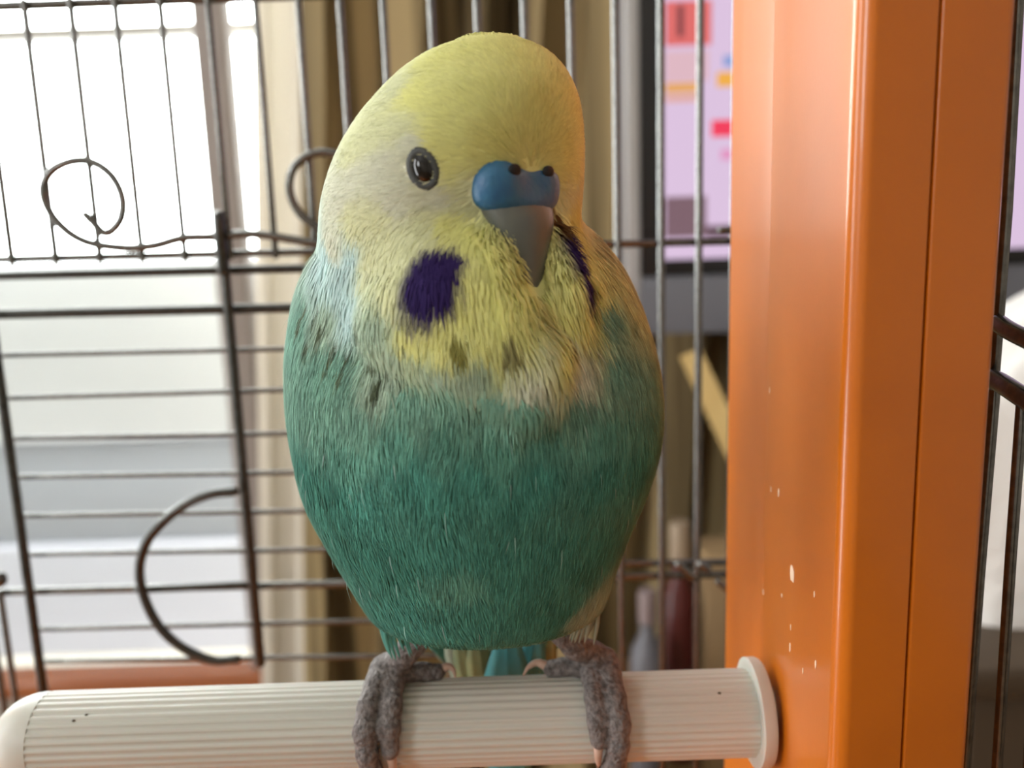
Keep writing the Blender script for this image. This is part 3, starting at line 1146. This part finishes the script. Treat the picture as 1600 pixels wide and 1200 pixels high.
M['plumage'] = mat('plumage', (1, 1, 1), 0.85, spec=0.15, attr=True)
M['feather'] = mat('feather_barbs', (1, 1, 1), 0.75, spec=0.2, attr=True, trans=0.22)
M['cere'] = mat('blue_cere', (0.022, 0.105, 0.235), 0.42, noise=(500, (0.028, 0.14, 0.25), 0.3, 0.7), bump=(1500, .2, .0004))
M['beak'] = mat('grey_beak', (0.13, 0.14, 0.12), 0.35, noise=(300, (0.10, 0.115, 0.11), 0.3, 0.7))
M['eye'] = mat('black_eye', (0.004, 0.004, 0.004), 0.08, spec=0.6)
M['eyering'] = mat('eye_ring_skin', (0.045, 0.05, 0.047), 0.6)
M['nostril'] = mat('nostril_dark', (0.006, 0.008, 0.01), 0.7)
M['foot'] = mat('grey_foot_skin', (0.22, 0.19, 0.18), 0.65, noise=(1300, (0.09, 0.075, 0.07), 0.35, 0.62), bump=(1600, 0.9, 0.0008))
M['claw'] = mat('pale_claw', (0.55, 0.36, 0.28), 0.4, noise=(500, (0.42, 0.27, 0.20), 0.3, 0.7))

bird = thing('budgie', (-4, 109, PZ + PR), 'teal budgerigar with yellow and white head sitting on the white perch', 'bird')
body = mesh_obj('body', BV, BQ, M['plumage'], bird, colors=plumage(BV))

# ---- cere: two soft bulbs meeting over the beak
Rh = np.stack([HS, HF, HU], 1)
cc = CERE - HF * 1.2


def cere_field(p):
    d = None
    for s in (-1, 1):
        l = (p - (cc + HS * s * 2.6 + HU * 0.15 - HF * 0.5)) @ Rh
        q_ = (np.sqrt((l[:, 0] / 3.0) ** 2 + (l[:, 1] / 2.7) ** 2 + (l[:, 2] / 2.65) ** 2) - 1) * 2.7
        d = q_ if d is None else smin(d, q_, 2.4)
    l = (p - (cc - HU * 1.6 - HF * 0.2)) @ Rh
    q_ = (np.sqrt((l[:, 0] / 4.6) ** 2 + (l[:, 1] / 2.6) ** 2 + (l[:, 2] / 1.5) ** 2) - 1) * 1.5
    return smin(d, q_, 1.2)


# ---- feather barbs: thin tapering blades that follow the plumage flow
tri_c = BV[BQ]
e1, e2 = tri_c[:, 1] - tri_c[:, 0], tri_c[:, 3] - tri_c[:, 0]
area = np.linalg.norm(np.cross(e1, e2), axis=1)
NS = 260000
pick = RNG.choice(len(BQ), NS, p=area / area.sum())
uu, vv = RNG.random(NS)[:, None], RNG.random(NS)[:, None]
q = tri_c[pick]
root = (q[:, 0] * (1 - uu) + q[:, 1] * uu) * (1 - vv) + (q[:, 3] * (1 - uu) + q[:, 2] * uu) * vv
EYE = hit(661, 264)
EYE2 = mirror(EYE) - HF * 8.0
CERE = MIDP
# keep the beak, cere and eyes clear
keep = (np.linalg.norm((root - EYE) / np.array([1, 1, 1.15]), axis=1) > 1.05) & (np.linalg.norm(root - EYE2, axis=1) > 1.5)
sl = np.clip((CERE - root) @ HU / 15.0, 0, 1)
lat = np.abs((root - CERE) @ HS)
keep &= cere_field(root) > -0.35
keep &= ~((sl > 0.1) & (sl < 0.7) & (lat < 3.3 * (1 - sl) ** 0.8) & ((root - CERE) @ HF > -6))
root = root[keep]
nrm = gradient(root)
hz = LH[:, 0].min()
headness = np.clip((field_loft(root, LB) - field_loft(root, LH)) / 2.0 + 0.5, 0, 1)
flow_b = np.tile([0, 0.05, -1.0], (len(root), 1))
flow_b[:, 0] += 0.012 * (root[:, 0] + 4) * np.clip((root[:, 2] + 25) / 20, -0.6, 1)
fh = root - (CERE + HF * 2 + HU * 1)
fh /= np.linalg.norm(fh, axis=1)[:, None]
below = np.clip((CERE[2] - 2 - root[:, 2]) / 4, 0, 1)[:, None]
fh = fh * (1 - .75 * below) + below * np.array([0.12, 0, -0.9])
fh[:, 2] -= 0.25
flow = flow_b * (1 - headness[:, None]) + fh * headness[:, None]
wob = np.stack([vnoise(root, 3.0, 21), vnoise(root, 3.0, 22), vnoise(root, 3.0, 23)], 1) - 0.5
flow += wob * 0.55 + RNG.normal(0, 0.09, flow.shape)
flow -= nrm * (flow * nrm).sum(1)[:, None]
flow /= np.linalg.norm(flow, axis=1)[:, None]
ln = np.where(headness > 0.5, RNG.uniform(1.3, 2.4, len(root)), RNG.uniform(2.2, 4.2, len(root)))
low = np.clip((-40 - root[:, 2]) / 10, 0, 1)
bib = (headness > 0.3) & (root[:, 1] < 100) & ((CERE - root) @ HU > 8.5)          # loose fluff of the bib
ln = np.where(bib, RNG.uniform(2.0, 4.0, len(root)), ln)
chk = (headness > 0.3) & (np.abs((root - CERE) @ HS) < 5.5) & ((CERE - root) @ HU > 3.5) & (root[:, 1] < 96)   # beside the beak
ln *= 1 + 0.25 * low
wd = np.where(headness > 0.5, RNG.uniform(.14, .26, len(root)), RNG.uniform(.09, .20, len(root)))
stray = (RNG.random(len(root)) < 0.0006) & (headness < 0.3)
lift = np.where(headness > .5, RNG.uniform(.05, .22, len(root)), RNG.uniform(.08, .38, len(root)))
lift = np.where(bib, RNG.uniform(.15, .7, len(root)), lift)
lift = np.where(chk, RNG.uniform(.3, 1.5, len(root)), lift)
lift = np.where(stray, lift + RNG.uniform(.3, .9, len(root)), lift)
side = np.cross(flow, nrm)
p0 = root - nrm * 0.15
p1 = root + flow * ln[:, None] * 0.5
p1 -= nrm * (field(p1) - lift * 0.6)[:, None]
p2 = root + flow * ln[:, None]
p2 -= nrm * (field(p2) - lift)[:, None]
hw = (side * wd[:, None]) * 0.5
FVt = np.stack([p0 - hw, p0 + hw, p1 - hw, p1 + hw, p2], 1).reshape(-1, 3)
base_i = np.arange(len(root))[:, None] * 5
fq = base_i + np.array([[0, 1, 3, 2]])
ft = base_i + np.array([[2, 3, 4]])
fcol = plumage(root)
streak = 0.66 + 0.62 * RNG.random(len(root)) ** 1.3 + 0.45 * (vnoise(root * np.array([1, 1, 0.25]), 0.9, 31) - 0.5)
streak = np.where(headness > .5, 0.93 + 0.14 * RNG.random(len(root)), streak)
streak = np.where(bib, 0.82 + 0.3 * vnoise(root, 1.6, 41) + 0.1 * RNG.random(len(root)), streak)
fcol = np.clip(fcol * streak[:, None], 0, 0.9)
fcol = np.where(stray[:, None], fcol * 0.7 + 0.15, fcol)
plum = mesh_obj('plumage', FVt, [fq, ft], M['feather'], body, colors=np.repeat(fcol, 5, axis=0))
plum['kind'] = 'stuff'


# ---- single feathers: thin pointed vane with a raised shaft
def feather(name, a, b, width, col_edge, parent, bend=(0, 0, 0), facing=(0, -1, 0), tip=0.25, m_=None, thick=0.25):
    a, b = np.asarray(a, float), np.asarray(b, float)
    n = 14
    ax = norm(b - a)
    fc = np.asarray(facing, float)
    fc = norm(fc - ax * fc.dot(ax))
    sd = np.cross(ax, fc)
    V, C = [], []
    for i in range(n + 1):
        t = i / n
        c = a * (1 - t) + b * t + np.asarray(bend) * math.sin(math.pi * t)
        w_ = width / 2 * (min(1, 0.35 + t * 3)) * (1 if t < 1 - tip else math.sqrt(max(0.0, 1 - ((t - 1 + tip) / tip) ** 2)) * .97 + .03)
        for s, o_ in ((-1, -0.25), (-.5, .05), (-.08, .12), (0, .3), (.08, .12), (.5, .05), (1, -0.25)):
            V.append(c + sd * w_ * s + fc * o_ * thick * 2)
        for s in (1, -1):
            V.append(c + sd * w_ * s * .8 - fc * thick)
    m = 9
    Fc = []
    for i in range(n):
        for k in range(m):
            k2 = (k + 1) % m
            Fc.append((i * m + k, i * m + k2, (i + 1) * m + k2, (i + 1) * m + k))
    Fc.append(tuple(range(m - 1, -1, -1)))
    Fc.append(tuple(n * m + k for k in range(m)))
    return mesh_obj(name, V, Fc, m_, parent)


M['tail_blue'] = mat('tail_blue_teal', (0.07, 0.34, 0.36), 0.6, noise=(400, (0.05, 0.26, 0.28), 0.3, 0.7, (1, 1, .1)), trans=0.15)
M['tail_dark'] = mat('tail_dark_green', (0.10, 0.15, 0.08), 0.6, noise=(260, (0.20, 0.23, 0.10), 0.35, 0.65, (1, 1, .4)))
M['wing_teal'] = mat('wing_teal', (0.07, 0.28, 0.22), 0.6, noise=(300, (0.06, 0.26, 0.20), 0.3, 0.7, (1, 1, .15)), trans=0.15)
M['wing_grey'] = mat('wing_grey_green', (0.30, 0.36, 0.28), 0.6, noise=(300, (0.16, 0.22, 0.16), 0.3, 0.7, (1, 1, .15)), trans=0.15)

tail = feather('tail', P(792, 985, 117), P(800, 1290, 128), 7.6, None, bird, tip=0.5, m_=M['tail_blue'])
for k, (px, w_, m_, dz) in enumerate(((745, 5.0, M['tail_dark'], 0), (718, 4.6, M['tail_dark'], 1), (838, 4.8, M['tail_blue'], 0), (862, 4.2, M['tail_dark'], 1), (700, 4.2, M['wing_grey'], 2))):
    feather('tail_feather', P(px, 975, 118.5 + dz), P(790 + (px - 790) * .3, 1225 - 20 * dz, 128 + dz), w_, None, tail, tip=0.5, m_=m_)

for s in (-1, 1):
    x0 = -4 + s * 19.5
    wing = feather('wing', (x0, 114, -8), (-4 + s * 12.5, 121, -60), 9, None, bird, bend=(s * 3.0, 2, 0), facing=(s * .8, .5, 0), m_=M['wing_teal'])
    for k in range(7):
        feather('flight_feather', (x0 - s * k * 1.2, 114 + k * 1.9, -10 - k * .8), (-4 + s * (11 - k * 1.3), 121 + k * 1.6, -60 - k * 3.2), 7 - k * .3, None, wing,
                bend=(s * 2.4, 3, 0), facing=(s * .7, .7, 0), m_=M['wing_grey'] if k % 2 else M['wing_teal'])

# ---- loose feather tufts over the thighs
tuft = mat('tuft_teal', (0.10, 0.36, 0.30), 0.7, trans=0.25)
tuft2 = mat('tuft_pale', (0.36, 0.40, 0.30), 0.7, trans=0.25)
for k in range(34):
    t = (k + random.random()) / 34
    p0_ = P(594 + 62 * t, 925 + random.uniform(-8, 14), 101.6 + 2.6 * t)
    p1_ = P(612 + 58 * t + random.uniform(-5, 5), 1022 + random.uniform(-22, 12) - 14 * t * t, 103.2 + 1.2 * t)
    feather('thigh_feather', p0_, p1_, random.uniform(.45, .8), None, body, bend=(-.4, -.5, 0), tip=.8, m_=tuft, thick=.05)
for k in range(30):
    t = (k + random.random()) / 30
    p0_ = P(872 + 62 * t, 915 + random.uniform(-8, 14), 104.4 - 2.2 * t)
    p1_ = P(866 + 60 * t + random.uniform(-5, 5), 988 + random.uniform(-14, 16) + 6 * t, 104.6 - .6 * t)
    feather('thigh_feather', p0_, p1_, random.uniform(.45, .75), None, body, bend=(.4, -.5, 0), tip=.8, m_=tuft2 if t > .45 else tuft, thick=.05)


# ---- eyes
def eye(c):
    n = gradient(c[None])[0]
    u = norm(np.array([-0.28, 0, 1.0]) - n * np.array([-0.28, 0, 1.0]).dot(n))
    v = np.cross(n, u)
    R = np.stack([v, u, n], 1)
    V, Fc = ellipsoid(c - n * 0.72, (1.3, 1.75, 1.3), R, 24, 16)
    e = mesh_obj('eye', V, Fc, M['eye'], bird)
    ring = []
    for k in range(28):
        a = 2 * math.pi * k / 28
        q_ = c + v * 1.2 * math.cos(a) + u * 1.7 * math.sin(a)
        q_ -= n * (field(q_[None])[0] - 0.02)
        ring.append(q_)
    m = 8
    V, Fc = [], []
    for k in range(28):
        rad = norm((ring[k] - c) - n * (ring[k] - c).dot(n))
        for j in range(m):
            b = 2 * math.pi * j / m
            V.append(ring[k] + rad * 0.45 * math.cos(b) + n * 0.2 * math.sin(b))
    for k in range(28):
        for j in range(m):
            Fc.append((k * m + j, k * m + (j + 1) % m, ((k + 1) % 28) * m + (j + 1) % m, ((k + 1) % 28) * m + j))
    mesh_obj('eye_ring', V, Fc, M['eyering'], e)


eye(EYE)
pe = EYE2.copy()
pe -= gradient(pe[None])[0] * field(pe[None])[0]
eye(pe)

# ---- cere and nostrils
V, Q_ = surface_nets(cere_field, cc - 8, cc + 8, 0.32)
cere = mesh_obj('cere', V, Q_, M['cere'], bird)
for s in (-1, 1):
    l0 = cc + HS * s * 2.4 + HU * 1.6
    ts = np.arange(0, 6, .05)
    pts = l0 + ts[:, None] * HF
    k = np.argmax(cere_field(pts) > 0)
    V, Fc = ellipsoid(pts[k], (0.85, 0.32, 0.62), Rh, 14, 8)
    mesh_obj('nostril', V, Fc, M['nostril'], cere)

# ---- beak: curved tapering hook below the cere
bt = hit(826, 478)
path = [cc - HU * 1.0 + HF * 0.6, cc - HU * 3.4 + HF * 1.9, cc - HU * 6.2 + HF * 2.2, cc - HU * 9.6 + HF * 2.2, cc - HU * 14.2 + HF * 1.9, cc - HU * 18.6 + HF * 1.2]
pp = catmull(path, 6)
V, Fc = [], []
n = 20
for i, c in enumerate(pp):
    t = i / (len(pp) - 1)
    wx = 4.8 * (1 - t) ** 0.75 * (1 - .08 * t) + 0.22
    wy = 3.4 * (1 - t) ** 0.65 + 0.2
    for k in range(n):
        a = 2 * math.pi * k / n
        ca, sa = math.cos(a), math.sin(a)
        V.append(c + HS * wx * ca + HF * (wy * (abs(sa) ** 0.8) * np.sign(sa) - wy * .6))
for i in range(len(pp) - 1):
    for k in range(n):
        k2 = (k + 1) % n
        Fc.append((i * n + k, i * n + k2, (i + 1) * n + k2, (i + 1) * n + k))
Fc.append(tuple(range(n - 1, -1, -1)))
Fc.append(tuple((len(pp) - 1) * n + k for k in range(n)))
mesh_obj('beak', V, Fc, M['beak'], bird)
V, Fc = ellipsoid(cc - HU * 9.5 - HF * 2.4, (2.2, 1.8, 3.0), Rh, 16, 10)
mesh_obj('lower_beak', V, Fc, M['beak'], bird)


# ---- feet: capsule chains joined softly, meshed finely
def cap_field(p, a, b, ra, rb):
    d = b - a
    t = np.clip((p - a) @ d / d.dot(d), 0, 1)
    return np.linalg.norm(p - a - t[:, None] * d, axis=1) - (ra + (rb - ra) * t)


def around(px, ang, r):
    """point on the perch: angle 90 = top, 0 = side facing the camera"""
    a = math.radians(ang)
    return np.array([px, PY - (PR + r) * math.cos(a), PZ + (PR + r) * math.sin(a)])


def px_x(px, py, y):
    return P(px, py, y)[0]


def foot(tarsus, toes, claws):
    caps = []
    for chain in [tarsus] + toes:
        for (a, ra), (b, rb) in zip(chain[:-1], chain[1:]):
            caps.append((a, b, ra, rb))
    allp = np.array([c[0] for c in caps] + [c[1] for c in caps])

    def f(p):
        d = None
        for c in caps:
            v = cap_field(p, *c)
            d = v if d is None else smin(d, v, 0.7)
        return d + 0.16 * (vnoise(p, 0.8, 5) - 0.5) + 0.10 * (vnoise(p, 0.4, 6) - .5)
    V, Q_ = surface_nets(f, allp.min(0) - 2.6, allp.max(0) + 2.6, 0.3)
    ft_ = mesh_obj('foot', V, Q_, M['foot'], bird)
    for c in claws:
        pts = catmull(c, 6)
        V, Fc = tube(pts, np.linspace(0.75, 0.12, len(pts)), 10)
        mesh_obj('claw', V, Fc, M['claw'], ft_)


FYp = PY - PR
# image-left foot
ank = around(px_x(598, 1052, PY - 1), 96, 2.0)
tars = [(P(652, 1000, 109), 1.9), (P(632, 1022, 109), 1.75), (ank + np.array([1.2, 0, .6]), 1.9), (ank, 1.9)]
xo, xi = px_x(572, 1120, FYp), px_x(608, 1120, FYp)
t_out = [(ank, 1.9)] + [(around(xo + dx_, an, 1.35), r) for dx_, an, r in ((1.0, 78, 1.75), (0.1, 50, 1.5), (-.1, 25, 1.65), (0.0, 2, 1.4), (0.4, -22, 1.5), (1.0, -48, 1.25))]
t_in = [(ank, 1.9)] + [(around(xi + dx_, an, 1.2), r) for dx_, an, r in ((0.0, 78, 1.55), (0.2, 50, 1.35), (0.0, 28, 1.45), (0.1, 4, 1.2))]
t_back = [(ank, 1.9), (around(px_x(630, 1050, PY + 1), 100, 1.3), 1.5), (around(px_x(662, 1046, PY + 2), 104, 1.1), 1.3), (around(px_x(684, 1044, PY + 2), 106, 1.0), 1.15)]
cl = [[around(xi + .1, 0, 1.0), around(xi + .3, -14, 1.5), around(xi + .5, -30, 1.2), around(xi + .5, -42, .5)],
      [around(px_x(686, 1043, PY + 2), 106, 1.2), around(px_x(700, 1038, PY + 2), 106, 1.7), around(px_x(709, 1046, PY + 2), 104, 1.2), around(px_x(712, 1058, PY + 2), 102, .25)],
      [around(xo + 1.0, -50, 1.1), around(xo + 1.3, -62, 1.5), around(xo + 1.6, -78, 1.0)]]
foot(tars, [t_out, t_in, t_back], cl)
# image-right foot
ank = around(px_x(945, 1046, PY - 1), 96, 2.0)
tars = [(P(880, 990, 108), 1.9), (P(898, 1010, 108.5), 1.75), (ank + np.array([-1.4, 0, 1.2]), 1.9), (ank, 1.95)]
xo, xi = px_x(962, 1120, FYp), px_x(930, 1120, FYp)
t_out = [(ank, 1.95)] + [(around(xo + dx_, an, 1.35), r) for dx_, an, r in ((-.4, 78, 1.75), (0.1, 50, 1.5), (.3, 25, 1.6), (0.2, 2, 1.4), (-.3, -22, 1.5), (-1.0, -46, 1.25))]
t_in = [(ank, 1.9)] + [(around(xi + dx_, an, 1.2), r) for dx_, an, r in ((0.2, 80, 1.55), (0.1, 52, 1.35), (0.3, 28, 1.4), (0.3, 8, 1.2))]
t_back = [(ank, 1.9), (around(px_x(908, 1048, PY + 1), 100, 1.3), 1.5), (around(px_x(880, 1046, PY + 2), 104, 1.1), 1.3), (around(px_x(860, 1045, PY + 2), 106, 1.0), 1.15)]
cl = [[around(xi + .3, 4, 1.0), around(xi + .2, -10, 1.5), around(xi + .3, -24, 1.2), around(xi + .4, -34, .5)],
      [around(px_x(856, 1044, PY + 2), 106, 1.2), around(px_x(840, 1036, PY + 2), 107, 1.8), around(px_x(826, 1042, PY + 2), 105, 1.3), around(px_x(818, 1058, PY + 2), 102, .25)],
      [around(xo - 1.0, -48, 1.1), around(xo - 1.6, -60, 1.5), around(xo - 2.2, -76, 1.0)]]
foot(tars, [t_out, t_in, t_back], cl)
